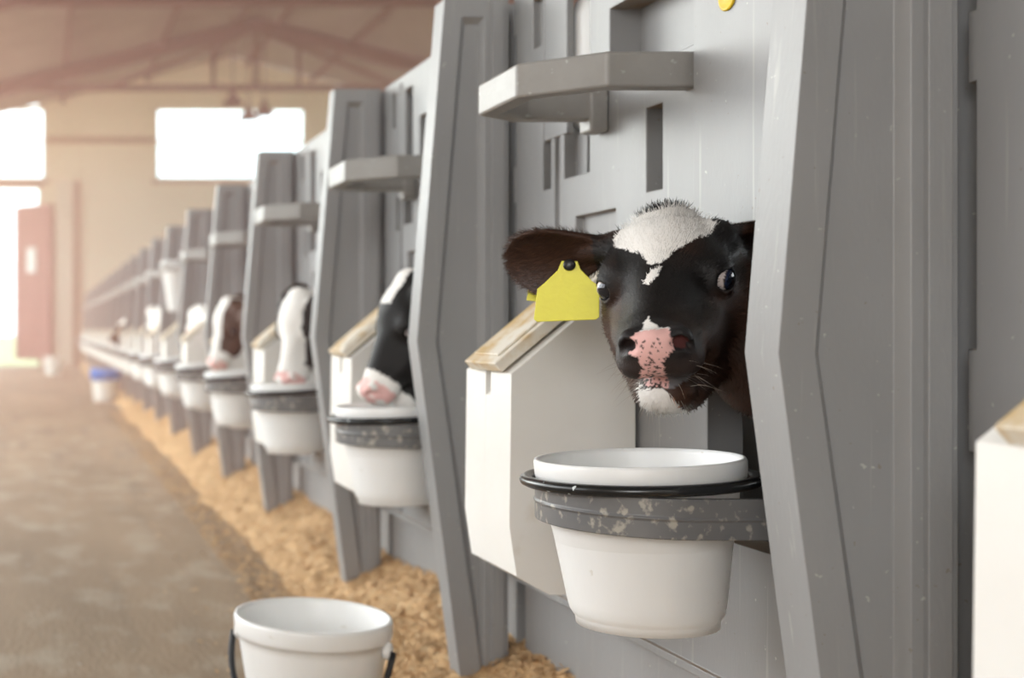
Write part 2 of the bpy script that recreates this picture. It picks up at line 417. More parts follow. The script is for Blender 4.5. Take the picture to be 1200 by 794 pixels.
def ring_mesh():
    """six-sided hay ring seen from above, local origin on the pen front"""
    P = [(-.006, -.145), (.122, -.145), (.218, -.065), (.218, .085), (.140, .145), (-.006, .145)]
    P = [(-x, y) for x, y in P]
    w = .032; n = len(P); inner = []
    for i, p in enumerate(P):
        p = Vector(p)
        if i == 0 or i == n-1:
            inner.append(Vector((p.x, p.y + (w if i == 0 else -w)))); continue
        a = (p-Vector(P[i-1])).normalized(); b = (Vector(P[i+1])-p).normalized()
        na = Vector((a.y, -a.x)); nb = Vector((b.y, -b.x))
        c = Vector((-.12, 0)) - p
        if na.dot(c) < 0: na = -na
        if nb.dot(c) < 0: nb = -nb
        m = (na+nb).normalized(); inner.append(p + m*(w/max(.4, m.dot(na))))
    bm = bmesh.new(); h = .05
    A = [bm.verts.new((*p, 0)) for p in P]; B = [bm.verts.new((*p, 0)) for p in inner]
    A2 = [bm.verts.new((*p, h)) for p in P]; B2 = [bm.verts.new((*p, h)) for p in inner]
    for i in range(n-1):
        bm.faces.new((A[i], A[i+1], B[i+1], B[i])); bm.faces.new((A2[i], B2[i], B2[i+1], A2[i+1]))
        bm.faces.new((A[i], A2[i], A2[i+1], A[i+1])); bm.faces.new((B[i], B[i+1], B2[i+1], B2[i]))
    for i in (0, n-1): bm.faces.new((A[i], B[i], B2[i], A2[i]))
    # foot plates on the pen front
    box_bm(bm, -.03, .0, .108, .150, -.020, .05)
    return bm_mesh(bm, 'hay_ring')
RING_ME = ring_mesh()

BR, BH = 0.119, 0.205          # pail rim radius, height
BL = WALLX - 0.748             # distance of the pail's centre from the pen front
def holder_mesh():
    """U-shaped band: half circle on the aisle side and two straight arms to the pen front"""
    bm = bmesh.new(); ro, ri, h = .128, .118, .047
    P = []; Q = []
    P.append((BL+.002, -ro)); Q.append((BL+.002, -ri))
    for i in range(33):
        a = -PI/2 - PI*i/32
        P.append((ro*math.cos(a), ro*math.sin(a))); Q.append((ri*math.cos(a), ri*math.sin(a)))
    P.append((BL+.002, ro)); Q.append((BL+.002, ri))
    prof = [(0, 0), (0, h), ]
    rows = []
    for p, q in zip(P, Q):
        rows.append([bm.verts.new((*p, 0)), bm.verts.new((*p, h*.45)), bm.verts.new((p[0]+(p[0]-q[0])*.25, p[1]+(p[1]-q[1])*.25, h*.5)), bm.verts.new((*p, h*.55)), bm.verts.new((*p, h)), bm.verts.new((*q, h)), bm.verts.new((*q, 0))])
    for a, b in zip(rows, rows[1:]):
        for k in range(7): bm.faces.new((a[k], a[(k+1) % 7], b[(k+1) % 7], b[k]))
    bm.faces.new(rows[0]); bm.faces.new(rows[-1][::-1])
    return bm_mesh(bm, 'bucket_holder')
HOLD_ME = holder_mesh()
def pail_profile(r, h):
    return [(0, .004), (r*.63, .004), (r*.65, 0), (r*.675, 0), (r*.68, .009), (r*.70, .012), (r*.728, .018), (r*.748, .030), (r*.835, h*.5), (r*.918, h-.040), (r*.935, h-.026),
            (r*.985, h-.024), (r*.995, h-.018), (r, h-.004), (r*.985, h), (r*.955, h), (r*.94, h-.006), (r*.91, h-.05), (r*.72, .022), (r*.60, .010), (0, .010)]
PAIL_ME = lathe_mesh('pail', pail_profile(BR, BH), 72)
HOOP_ME = tube_mesh('hoop', [(.1285*math.cos(2*PI*i/64), .1285*math.sin(2*PI*i/64), 0) for i in range(64)], .0085, 10, .8, True)

def tank_mesh():
    """feed box: rounded white plastic body with a sloping top. local x=0 at the pen front, -x to the aisle; y from 0 (near side) to .19"""
    prof = [(-.005, .83), (-.193, .672), (-.196, .44), (-.185, .365), (-.135, .337), (-.05, .337), (-.005, .36)]
    bm = bmesh.new(); w = .19
    # split the front so a groove runs down from the top on the far half
    ys = [0, .085, .11, w]
    def ins(x, y0): return x
    loops = []
    for y in (0, .082, .082, .104, .104, w): loops.append(y)
    def prof_at(level):
        if level == 0: return prof
        p = [list(q) for q in prof]
        p[1][0] += .0; p[1][1] -= .038; p[0][1] -= .038
        return [tuple(q) for q in p]
    lv = [0, 0, 1, 1, 0, 0]
    rings = [[bm.verts.new((x, y, z)) for x, z in prof_at(l)] for y, l in zip(loops, lv)]
    for a, b in zip(rings, rings[1:]):
        for k in range(len(prof)):
            m = (k+1) % len(prof)
            try: bm.faces.new((a[k], a[m], b[m], b[k]))
            except ValueError: pass
    bm.faces.new(rings[0]); bm.faces.new(rings[-1][::-1])
    bmesh.ops.remove_doubles(bm, verts=bm.verts, dist=1e-5)
    return bm_mesh(bm, 'feed_box')
TANK_ME = tank_mesh()
def lid_mesh():
    bm = bmesh.new()
    # slab lying on the slope
    dx, dz = .188, .158; L = math.hypot(dx, dz); d = Vector((dx/L, 0, dz/L)); nrm = Vector((-dz/L, 0, dx/L))
    o = Vector((-.193, 0, .672))
    def P(t, y, h): return o + d*t + nrm*h + Vector((0, y, 0))
    for (t0, t1, y0, y1, h0, h1) in ((-.004, .235, .020, .152, .005, .023), (.012, .225, .034, .138, .023, .027)):
        v = [bm.verts.new(P(t, y, h)) for h in (h0, h1) for (t, y) in ((t0, y0), (t1, y0), (t1, y1), (t0, y1))]
        for f in ((0,3,2,1),(4,5,6,7),(0,1,5,4),(1,2,6,5),(2,3,7,6),(3,0,4,7)): bm.faces.new([v[i] for i in f])
    return bm_mesh(bm, 'lid')
LID_ME = lid_mesh()

ORD = ['first', 'second', 'third', 'fourth', 'fifth', 'sixth', 'seventh', 'eighth', 'ninth', 'tenth', 'eleventh', 'twelfth', 'thirteenth',
       'fourteenth', 'fifteenth', 'sixteenth', 'seventeenth', 'eighteenth', 'nineteenth', 'twentieth', 'twenty-first', 'twenty-second']
def where(k):
    if k == 0: return 'beside the camera, cut by the frame'
    return {1: 'below the calf with the yellow ear tag', 2: 'below the black calf in profile', 3: 'below the white-faced calf',
            4: 'below the brown and white calf'}.get(k, '%s along the row, counted from the camera' % ORD[k])
panels = {}
side_me = {}
class Pen: pass
PENS = []
for k in range(NP):
    a = FINS[k]; b = FINS[k+1]            # near fin far face .. far fin far face
    L = round(b - FT - a, 4)
    root = empty('calf_pen', (WALLX, a, 0))
    setp(root, 'grey plastic calf pen ' + where(k).replace('below', 'holding'), 'calf pen', 'grey plastic calf pens in a row')
    f = link('partition_fin', FIN_ME, M['grey'], root, (-WALLX, L+FT, 0), bevel=.006, seg=3)
    key = round(L, 2)
    if key not in panels: panels[key] = panel_mesh(L)
    link('front_panel', panels[key], M['grey'], root, (0, 0, 0), bevel=.0045, seg=2)
    # side wall of the pen running back from the fin
    if 's' not in side_me:
        bm = bmesh.new(); box_bm(bm, .052, 1.35, -.05, -.01, 0, TOPZ-.03); side_me['s'] = bm_mesh(bm, 'side_wall')
        bm = bmesh.new(); box_bm(bm, 1.35, 1.39, -.05-1.07, -.01, 0, .95); side_me['b'] = bm_mesh(bm, 'back_panel')
    link('side_wall', side_me['s'], M['grey'], root, (0, L+FT, 0), bevel=.006)
    if key not in side_me:
        bm = bmesh.new(); box_bm(bm, 1.352, 1.39, .0, L, 0, .95); side_me[key] = bm_mesh(bm, 'back_panel')
    link('back_panel', side_me[key], M['grey'], root, (0, 0, 0), bevel=.006)
    rc = (1.66+.14-1.226)*L/1.072
    if k == 0: rc = .55
    r = link('hay_ring', RING_ME, M['ring'], root, (0, rc, 1.075), bevel=.005, seg=3)
    bc = {1: .254, 2: .215, 3: .33}.get(k, .26)*L/1.072 if k != 1 else .254
    h = link('bucket_holder', HOLD_ME, M['holder'], root, (-BL, bc, .500), bevel=.002, seg=2)
    if k == 1:
        st = link('round_badge', lathe_mesh('badge', [(0, 0), (.019, 0), (.019, .002), (.0165, .0035), (.015, .0025), (0, .0025)], 32), M['badge'], root, (-.0102, 1.56-a, 1.174))
        st.rotation_euler = (0, -PI/2, 0); st['label'] = 'small round yellow badge on the grey panel'
    p = Pen(); p.a = a; p.b = b; p.L = L; p.bc = a+bc; p.rc = a+rc; p.root = root; PENS.append(p)

# the fin standing at the camera side of the nearest pen (closes pen 0)
# pails in their holders
def make_pail(name='feed_pail'):
    t = empty(name, (0, 0, 0))
    link('pail_body', PAIL_ME, M['white'], t)
    h = link('hoop', HOOP_ME, M['black'], t, (0, 0, BH-.026)); h['label'] = 'black hoop below the rim'
    return t
def dup(root, loc, rot=None):
    r = root.copy(); COL.objects.link(r); r.location = loc
    if rot: r.rotation_euler = rot
    for ch in list(root.children):
        c = ch.copy(); COL.objects.link(c); c.parent = r
        for g in list(ch.children):
            d_ = g.copy(); COL.objects.link(d_); d_.parent = c
    return r
proto = None; tproto = None
for k, p in enumerate(PENS):
    loc = (WALLX-BL, p.bc, .376)
    if proto is None: t = proto = make_pail(); t.location = loc
    else: t = dup(proto, loc)
    t.rotation_euler = (R(1.2), R(-2.8), R(20)*0 + (k*1.7)) if False else (R(-.9), R(-3.0), 0)
    setp(t, 'hung white pail with black hoop, ' + where(k), 'pail', 'white pails hung on the pen fronts')
    # feed box
    gap = {1: .298, 2: .225, 3: .25}.get(k, .26)
    loc = (WALLX-.002, p.b-FT-gap-.19, 0)
    if tproto is None:
        t = tproto = empty('feed_box', loc)
        link('box_body', TANK_ME, M['tank'], t, bevel=.017, seg=5, angle=25)
        link('lid', LID_ME, M['lid'], t, bevel=.005, seg=3)
        link('lid_knob', lathe_mesh('knob', [(0, 0), (.010, 0), (.010, .008), (.018, .013), (.02, .02), (.015, .028), (0, .03)], 20), M['tank'], t, (-.04, .086, .822))
    else: t = dup(tproto, loc)
    if k == 0: t.location.z = -.018
    setp(t, 'cream feed box with slanted lid, ' + where(k).replace('below', 'beside'), 'feed box', 'cream feed boxes on the pen fronts')

# tall white pail hanging in a hay ring further down the row
p = PENS[6]
t = empty('milk_pail', (WALLX-.12, p.rc, .84))
link('pail_body', lathe_mesh('tall_pail', [(0, 0), (.055, 0), (.06, .01), (.092, .27), (.099, .275), (.10, .29), (.094, .292), (.086, .27), (.055, .012), (0, .012)], 40), M['white'], t)
setp(t, 'tall tapered white pail hanging in a hay ring, half way down the row', 'pail')

# white jug hanging inside the nearest pen, seen through the slot of the pen front
t = empty('milk_jug', (.968, 2.082, 1.085))
link('jug_body', lathe_mesh('jug', [(0, 0), (.030, 0), (.041, .012), (.043, .03), (.043, .20), (.036, .225), (.020, .24), (.018, .262), (0, .262)], 36), M['white'], t)
link('jug_cap', lathe_mesh('jug_cap', [(0, .262), (.021, .262), (.021, .282), (0, .284)], 24), M['white'], t)
setp(t, 'white jug hanging inside the nearest pen, seen through its narrow slot', 'jug')

# ------------------------------------------------------------------ pails on the floor
def floor_pail(name, loc, r, h, label, bail=True, rot=0.0, band=None):
    t = empty(name, loc, rot)
    sc = [(0, .005), (r*.70, .005), (r*.715, 0), (r*.735, 0), (r*.745, .01), (r*.93, h-.05), (r*.935, h-.036), (r*.985, h-.034), (r*.995, h-.028), (r*1.0, h-.006), (r*.985, h), (r*.95, h), (r*.93, h-.008), (r*.90, h-.05), (r*.72, .02), (0, .012)]
    link('pail_body', lathe_mesh('floor_pail', sc, 80), M['white'], t)
    if bail:
        rr = r+.008; zz = h-.045; pts = []
        for i in range(41):
            a = PI*i/40; drop = math.sin(a)
            pts.append((rr*math.cos(a), -rr*.60*drop - .010, zz - .140*drop**.9))
        b = link('bail_handle', tube_mesh('bail', pts, .0062, 8, .8), M['strap'], t); b['label'] = 'black bail handle hanging down'
        for s in (-1, 1):
            e = link('handle_ear', lathe_mesh('ear', [(0, -.006), (.014, -.006), (.016, 0), (.014, .006), (0, .008)], 20), M['white'], t, (s*(r*.985), -.006, zz))
            e.rotation_euler = (0, PI/2, 0)
    if band:
        b = link('blue_band', lathe_mesh('band', [(r*.955, h-.11), (r*1.005, h-.11), (r*1.03, h-.012), (r*1.03, h+.004), (r*.97, h+.004)], 60), M['blue'], t); b['label'] = 'bright blue band round the rim'
    return setp(t, label, 'pail')
floor_pail('floor_pail', (.4875, 2.16, 0), .140, .224, 'white pail with black handle standing on the concrete aisle in front', True, R(-32))
floor_pail('floor_pail', (.64, 12.2, 0), .155, .33, 'white pail with bright blue rim standing far down the aisle', False, 0, True)
floor_pail('floor_pail', (.17, 19.0, 0), .16, .30, 'plain white pail standing near the open barn door', False)

# ------------------------------------------------------------------ bedding spilling out along the pens
def bed_height(x, y):
    edge = .70 + .06*mnoise.noise(Vector((y*1.1, 3.3, 0))) + .035*mnoise.noise(Vector((y*4.0, 8, 0)))
    t = (x-edge)/(WALLX+.02-edge); t = max(0.0, min(1.15, t))
    hw = .155 + .035*mnoise.noise(Vector((0, y*2.3, 1.5)))
    h = hw*(t**.8) - .004
    if t > 0: h += (.016*mnoise.noise(Vector((x*13, y*13, 4))) + .010*mnoise.noise(Vector((x*37, y*37, 9))) + .006*mnoise.noise(Vector((x*90, y*90, 2))))*min(1, t*5)
    return h
def bedding():
    bm = bmesh.new(); ys = []; y = .2
    while y < 23.5: ys.append(y); y += .010 + .0045*max(0, y-1.5)
    xs = np.linspace(.56, .945, 40)
    rows = [[bm.verts.new((x, y, bed_height(x, y))) for x in xs] for y in ys]
    for a, b in zip(rows, rows[1:]):
        for i in range(len(xs)-1): bm.faces.new((a[i], b[i], b[i+1], a[i+1]))
    return bm_mesh(bm, 'wood_shavings')
o = link('wood_shavings_bedding', bedding(), M['straw'])
setp(o, 'heap of tan wood shavings spilling out along the foot of the pens', 'bedding', kind='stuff')
def flakes():
    vs = []; fs = []
    for i in range(16000):
        y = 1.7 + 9*random.random()**1.7
        x = .93 - .36*random.random()**1.25
        if random.random() < .04: x -= random.random()*.25
        z = max(bed_height(x, y), 0.0) + .002
        a = random.random()*2*PI; l = random.uniform(.004, .013); w = random.uniform(.0015, .004); t = random.uniform(-.6, .6)
        dx, dy, dz = math.cos(a)*l, math.sin(a)*l, t*l*.6
        nx, ny = -math.sin(a)*w, math.cos(a)*w
        b = len(vs); tz = random.uniform(-.5, .5)*w
        vs += [(x-dx-nx, y-dy-ny, z-dz+.002), (x+dx-nx, y+dy-ny, z+dz+.004), (x+dx+nx, y+dy+ny, z+dz+.004+tz), (x-dx+nx, y-dy+ny, z-dz+.002+tz)]
        fs.append((b, b+1, b+2, b+3))
    me = bpy.data.meshes.new('flakes'); me.from_pydata(vs, [], fs); return me
o = link('shaving_flakes', flakes(), M['chip'], smooth=False)
setp(o, 'loose curled flakes of wood shavings scattered over the bedding', 'bedding', kind='stuff')

# ------------------------------------------------------------------ calves (one implicit surface each)
def surface_nets(F, xs, ys, zs):
    S = F < 0; nx, ny, nz = F.shape
    c = [S[i:nx-1+i, j:ny-1+j, k:nz-1+k] for i in (0, 1) for j in (0, 1) for k in (0, 1)]
    cnt = sum(a.astype(np.int8) for a in c); act = (cnt > 0) & (cnt < 8)
    idx = np.full(act.shape, -1, np.int64); I = np.argwhere(act); n = len(I); idx[act] = np.arange(n)
    acc = np.zeros((n, 3)); num = np.zeros(n)
    corners = [(i, j, k) for i in (0, 1) for j in (0, 1) for k in (0, 1)]
    for a in corners:
        for ax in range(3):
            if a[ax] == 0:
                b = list(a); b[ax] = 1
                fa = F[I[:, 0]+a[0], I[:, 1]+a[1], I[:, 2]+a[2]]; fb = F[I[:, 0]+b[0], I[:, 1]+b[1], I[:, 2]+b[2]]
                m = (fa < 0) != (fb < 0); t = np.where(m, fa/np.where(m, fa-fb, 1), 0)
                p = np.zeros((n, 3))
                for q in range(3): p[:, q] = a[q]
                p[:, ax] += t
                acc[m] += p[m]; num[m] += 1
    loc = acc/num[:, None]
    G = (xs, ys, zs); V = np.zeros((n, 3))
    for q in range(3):
        g = G[q]; V[:, q] = g[I[:, q]] + loc[:, q]*(g[I[:, q]+1]-g[I[:, q]])
    quads = []
    e = np.argwhere(S[:-1, 1:-1, 1:-1] != S[1:, 1:-1, 1:-1]); e[:, 1] += 1; e[:, 2] += 1
    def add(e, ax):
        u, v = [(1, 2), (2, 0), (0, 1)][ax]
        du = np.zeros(3, int); dv = np.zeros(3, int); du[u] = 1; dv[v] = 1
        q = np.stack([idx[tuple((e-du-dv).T)], idx[tuple((e-dv).T)], idx[tuple(e.T)], idx[tuple((e-du).T)]], 1)
        inside = S[tuple(e.T)]; q[~inside] = q[~inside][:, ::-1]
        quads.append(q[(q >= 0).all(1)])
    add(e, 0)
    e = np.argwhere(S[1:-1, :-1, 1:-1] != S[1:-1, 1:, 1:-1]); e[:, 0] += 1; e[:, 2] += 1; add(e, 1)
    e = np.argwhere(S[1:-1, 1:-1, :-1] != S[1:-1, 1:-1, 1:]); e[:, 0] += 1; e[:, 1] += 1; add(e, 2)
    return V, np.concatenate(quads)

def smin(a, b, k):
    h = np.clip(.5 + .5*(b-a)/k, 0, 1); return b*(1-h) + a*h - k*h*(1-h)
def smax(a, b, k): return -smin(-a, -b, k)
def ell(P, c, r, rot=None):
    q = P - np.array(c, np.float32)
    if rot is not None: q = q @ np.array(rot, np.float32)
    r = np.array(r, np.float32); k0 = np.linalg.norm(q/r, axis=-1); k1 = np.linalg.norm(q/(r*r), axis=-1)
    return k0*(k0-1)/np.maximum(k1, 1e-6)
def cone(P, a, b, ra, rb):
    a = np.array(a, np.float32); b = np.array(b, np.float32); ba = b-a
    t = np.clip(((P-a) @ ba)/float(ba @ ba), 0, 1)
    return np.linalg.norm(P-a-t[..., None]*ba, axis=-1) - (ra + (rb-ra)*t)
def rotm(rx, ry, rz):
    m = (Matrix.Rotation(rz, 3, 'Z') @ Matrix.Rotation(ry, 3, 'Y') @ Matrix.Rotation(rx, 3, 'X')); return np.array(m)

EYES = {-1: (-.0600, -.022, .004), 1: (.0600, -.022, .004)}
def ear_frame(s, ang):
    """columns: along the ear (outwards), across, normal"""
    ax, up, back = ang
    d = Vector((s*math.cos(up)*math.cos(back), math.cos(up)*math.sin(back), math.sin(up)))
    n = Vector((0, -1, .15)); n = (n - d*n.dot(d)).normalized()
    n = Matrix.Rotation(ax, 3, d) @ n
    c = n.cross(d).normalized()
    return np.array([list(d), list(c), list(n)]).T
EAR_DEF = {-1: (R(-8), R(-4), R(10)), 1: (R(0), R(-25), R(72))}
EAR_BACK = {-1: (R(0), R(-32), R(74)), 1: (R(0), R(-32), R(74))}
EAR_BASE = {-1: (-.056, .055, .030), 1: (.056, .055, .030)}
def head_sdf(P, ears):
    """canonical head: muzzle to -y, origin between the eyes"""
    f = ell(P, (0, .040, .004), (.064, .076, .060))
    k = .022
    f = smin(f, ell(P, (0, .030, .036), (.050, .052, .032)), k)
    f = smin(f, ell(P, (0, .082, .046), (.036, .026, .028)), k)
    for s in (-1, 1):
        f = smin(f, ell(P, (s*.050, -.004, .020), (.022, .034, .020)), .018)
        f = smin(f, ell(P, (s*.050, -.010, -.004), (.022, .028, .024)), .018)
        f = smin(f, cone(P, (s*.040, .055, -.060), (s*.024, -.080, -.060), .040, .032), .03)
        f = smin(f, cone(P, (s*.042, .0, -.030), (s*.027, -.115, -.036), .020, .024), .025)
    f = smin(f, cone(P, (0, .0, .010), (0, -.125, -.014), .044, .028), .026)
    f = smin(f, ell(P, (0, -.146, -.030), (.040, .036, .033)), .02)
    for s in (-1, 1):
        f = smin(f, ell(P, (s*.020, -.150, -.043), (.026, .032, .022)), .012)      # upper lips
        f = smin(f, ell(P, (s*.025, -.168, -.014), (.014, .016, .017)), .010)      # nostril wings
    f = smin(f, ell(P, (0, -.176, -.020), (.022, .014, .024)), .012)
    for s in (-1, 1): f = smin(f, cone(P, (s*.038, .040, -.106), (s*.013, -.102, -.106), .038, .026), .02)
    f = smin(f, cone(P, (0, .02, -.092), (0, -.118, -.090), .040, .026), .012)     # lower jaw
    f = smin(f, ell(P, (0, -.134, -.094), (.030, .027, .025)), .010)
    for s in (-1, 1): f = smin(f, ell(P, (s*.047, .035, -.058), (.028, .050, .046)), .03)
    # mouth line, nostrils
    mz = -.0600 + .10*np.abs(P[..., 0])*0
    slit = np.maximum(np.abs(P[..., 2] - (mz - .10*(P[..., 0]**2)/.03)) - .0030, np.maximum(P[..., 1]+.128, np.abs(P[..., 0])-.045))
    f = smax(f, -slit, .003)
    for s in (-1, 1):
        f = smax(f, -ell(P, (s*.0255, -.183, -.012), (.0082, .014, .0085), rotm(0, s*R(-38), s*R(-18))), .004)
        f = smax(f, -ell(P, (s*.0335, -.176, -.019), (.009, .010, .0045), rotm(0, s*R(55), 0)), .004)
        # eye sockets with lids
        e = EYES[s]
        f = smin(f, ell(P, (e[0]-s*.001, e[1], e[2]), (.0190, .0225, .0205)), .008)
        f = smax(f, -ell(P, (e[0]+s*.013, e[1]-.012, e[2]), (.016, .0165, .0125), rotm(R(-14), 0, 0)), .003)
        f = smax(f, -ell(P, e, (.0170, .0172, .0165)), .001)
    for s in (-1, 1):
        if not ears.get(s): continue
        E = ear_frame(s, ears[s]); b = np.array(EAR_BASE[s]); q = (P - b.astype(np.float32)) @ E.astype(np.float32)
        # q: along, across, normal
        t = np.clip(q[..., 0]/.150, 0, 1)
        tt = np.clip(t/.58, 0, 1); prof = np.where(t < .58, .016 + .031*tt*tt*(3-2*tt), .047*np.sqrt(np.clip(1-((t-.58)/.425)**2, 0, 1)))
        cup = .30*q[..., 1]**2/.03 + .008*np.sin(t*PI)
        d_in = np.abs(q[..., 2] + .006 - cup) - (.0042 + .006*(1-t))
        d_pl = np.maximum(np.abs(q[..., 1]) - prof, np.maximum(q[..., 0]-.150, -q[..., 0]-.01))
        d = smax(d_in, d_pl*.8, .004)
        f = smin(f, cone(P, b, b + E[:, 0]*.035, .024, .015), .015)
        f = smin(f, d, .006)
    return f

def vnoise(V, sc, seed=0):
    return np.array([mnoise.noise(Vector((p[0]*sc+seed, p[1]*sc+seed*1.7, p[2]*sc))) for p in V])

BLACK = np.array((.0080, .0062, .0056)); BROWN = np.array((.050, .022, .0125)); WHITE = np.array((.88, .85, .81)); PINK = np.array((.76, .45, .42))
def in_poly(x, y, poly):
    r = np.zeros(len(x), bool); n = len(poly); j = n-1
    for i in range(n):
        xi, yi = poly[i]; xj, yj = poly[j]
        c = ((yi > y) != (yj > y)) & (x < (xj-xi)*(y-yi)/((yj-yi) if yj != yi else 1e-9)+xi)
        r ^= c; j = i
    return r
def coat_hero(H, N):
    """coat colours in the head's own frame: u across the face, w up the face as seen from straight ahead"""
    P_ = R(22); n1 = vnoise(H, 60, 3); n2 = vnoise(H, 150, 8); n3 = vnoise(H, 18, 5)
    u = H[:, 0] + .0022*n1 + .0016*n2; w = H[:, 2]*math.cos(P_) + H[:, 1]*math.sin(P_) + .0022*np.roll(n1, 7) + .0016*n2
    col = np.tile(BLACK, (len(H), 1))
    # browner on the cheeks, lower face and ears
    br = np.clip((.012 - H[:, 2])/.05, 0, 1)*.85 + np.clip(n3*.8, -.2, .5)
    br = np.where((np.abs(H[:, 0]) < .045) & (H[:, 1] < -.03) & (H[:, 2] > -.03), br*.35, br)
    br = np.where(np.abs(H[:, 0]) > .085, .95 + .3*n3, br)
    br = np.clip(br, 0, 1)[:, None]; col = col*(1-br) + BROWN*br
    front = H[:, 1] > -.08
    white = in_poly(u, w, [(-.057, .058), (-.044, .082), (-.020, .091), (.018, .094), (.045, .086), (.060, .066), (.052, .050), (.036, .045), (.018, .032), (.004, .018), (-.002, .014), (-.010, .019), (-.018, .032), (-.036, .040), (-.052, .046)])
    white2 = in_poly(u, w, [(-.007, .011), (.003, .012), (.001, .003), (-.008, -.007), (-.016, -.006), (-.012, .003)])
    white &= (H[:, 1] > -.05) & (H[:, 2] > -.01) & (H[:, 1] < .088)
    white |= white2 & (H[:, 1] > -.115) & (H[:, 2] > -.01)
    col[white] = WHITE
    muz = H[:, 1] < -.10
    pink = muz & in_poly(u, w, [(-.024, -.070), (-.012, -.060), (-.006, -.047), (.004, -.060), (.016, -.060), (.018, -.072), (.024, -.080), (.012, -.093), (.006, -.112), (.004, -.133), (-.002, -.129), (-.020, -.128), (-.022, -.118), (-.014, -.106), (-.018, -.094), (-.028, -.086)]) 
    col[pink] = PINK
    edge = pink & (w > -.062); col[edge] = WHITE*.9
    chin = muz & in_poly(u, w, [(-.030, -.124), (-.020, -.130), (0, -.131), (.006, -.140), (.016, -.160), (.012, -.20), (-.02, -.20), (-.034, -.16)])
    chin &= ~pink; col[chin] = WHITE*.80; col[chin & (n1 + n2 < -.75)] = BROWN*6
    sp = vnoise(H, 470, 21); spots = pink & (np.maximum(sp, vnoise(H, 640, 5) - .04) > .36 + .12*(w + .10)/.03) & (w < -.072); col[spots] = BLACK*3
    # grey sheen of the bare skin beside the nostrils and the lip
    lip = muz & (H[:, 2] < -.062) & (H[:, 2] > -.078 + .004*n1) & (H[:, 0] > -.002) & (H[:, 0] < .034) & (H[:, 1] < -.12); col[lip & ~pink] = (.17, .165, .175)
    skin = muz & (H[:, 1] < -.150) & ~pink & ~chin & (H[:, 2] > -.064); col[skin] = col[skin]*.4 + np.array((.022, .020, .021))*.6
    for s in (-1, 1):      # wet inside of the nostrils, lid rims
        d = np.linalg.norm(H - np.array((s*.0255, -.172, -.013)), axis=1); col[d < .009] = (.09, .028, .026) if s == 1 else (.012, .006, .006)
        d = np.linalg.norm((H - np.array(EYES[s]))*np.array((1, 1, 1.1)), axis=1); col[d < .0205] = (.006, .005, .005)
    return col
def coat_factory(white_fn, base=BLACK):
    def f(H, N):
        n = vnoise(H, 40, 4); col = np.tile(base, (len(H), 1))
        wm, pm = white_fn(H, n); col[wm] = WHITE; col[pm] = PINK
        return col
    return f
def build_calf(name, label, head_at, A, P, roll, body, coat, res, ears=EAR_BACK, body_white=None, mouth=None, eyes=True, gaze=None, fur=False, scale=1.0):
    """head_at = midpoint between the eyes; A = heading of the muzzle, P = how far the muzzle points down"""
    fwd = Vector((-math.sin(A)*math.cos(P), -math.cos(A)*math.cos(P), -math.sin(P)))
    right = Vector((math.cos(A), -math.sin(A), 0))
    up = right.cross(-fwd).normalized()
    Rm = Matrix((right, -fwd, up)).transposed()
    Rm = Rm @ Matrix.Rotation(-roll, 3, 'Y')
    Rn = np.array(Rm); c = np.array(head_at)
    h0 = Rn @ np.array((0, .070, -.015))*scale + c
    bp = [np.array(b[0]) for b in body['neck']]; br = [b[1] for b in body['neck']]
    lo = np.minimum(c-.20, np.min([p-.22 for p in bp], axis=0)); hi = np.maximum(c+.20, np.max([p+.22 for p in bp], axis=0))
    lo[2] = -.01
    fine, coarse, hr = res
    def axis(q):
        pts = [c[q]-hr]
        while pts[-1] < min(c[q]+hr, hi[q]+.01): pts.append(pts[-1]+fine)
        st = fine; x = pts[-1]; tail = []
        while x < hi[q]: st = min(coarse, st*1.15); x += st; tail.append(x)
        st = fine; x = pts[0]; headp = []
        while x > lo[q]: st = min(coarse, st*1.15); x -= st; headp.append(x)
        return np.array(headp[::-1] + pts + tail, np.float32)
    xs, ys, zs = axis(0), axis(1), axis(2)
    G = np.stack(np.meshgrid(xs, ys, zs, indexing='ij'), -1)
    Hc = ((G - c.astype(np.float32)) @ Rn.astype(np.float32))/scale
    # outside the head box only the body matters
    near = (np.abs(Hc[..., 0]) < .24) & (np.abs(Hc[..., 1]) < .26) & (np.abs(Hc[..., 2]) < .22)
    F = np.full(G.shape[:3], .3, np.float32)
    F[near] = head_sdf(Hc[near], ears)*scale
    del Hc
    pts = [h0] + bp; rr = [.052*scale] + br
    for a, b, ra, rb in zip(pts, pts[1:], rr, rr[1:]): F = smin(F, cone(G, a, b, ra, rb), .03)
    for (c_, r_) in body['blobs']: F = smin(F, ell(G, c_, r_), .05)
    for leg in body['legs']:
        for (a, ra), (b, rb) in zip(leg, leg[1:]): F = smin(F, cone(G, a, b, ra, rb), .018)
    V, Q = surface_nets(F, xs, ys, zs)
    me = bpy.data.meshes.new(name); me.from_pydata(V.tolist(), [], Q.tolist()); me.update()
    H = ((V - c) @ Rn)/scale
    nrm = np.zeros(len(V)*3); me.vertices.foreach_get('normal', nrm); nrm = nrm.reshape(-1, 3)
    colr = coat(H, nrm @ Rn)
    far = (H[:, 1] > .11)
    if body_white is not None:
        m = far & body_white(V); colr[m] = WHITE
    at = me.color_attributes.new('coat', 'FLOAT_COLOR', 'POINT')
    at.data.foreach_set('color', np.concatenate([colr, np.ones((len(V), 1))], 1).ravel())
    return me, Rm, V, H, nrm, colr, Q

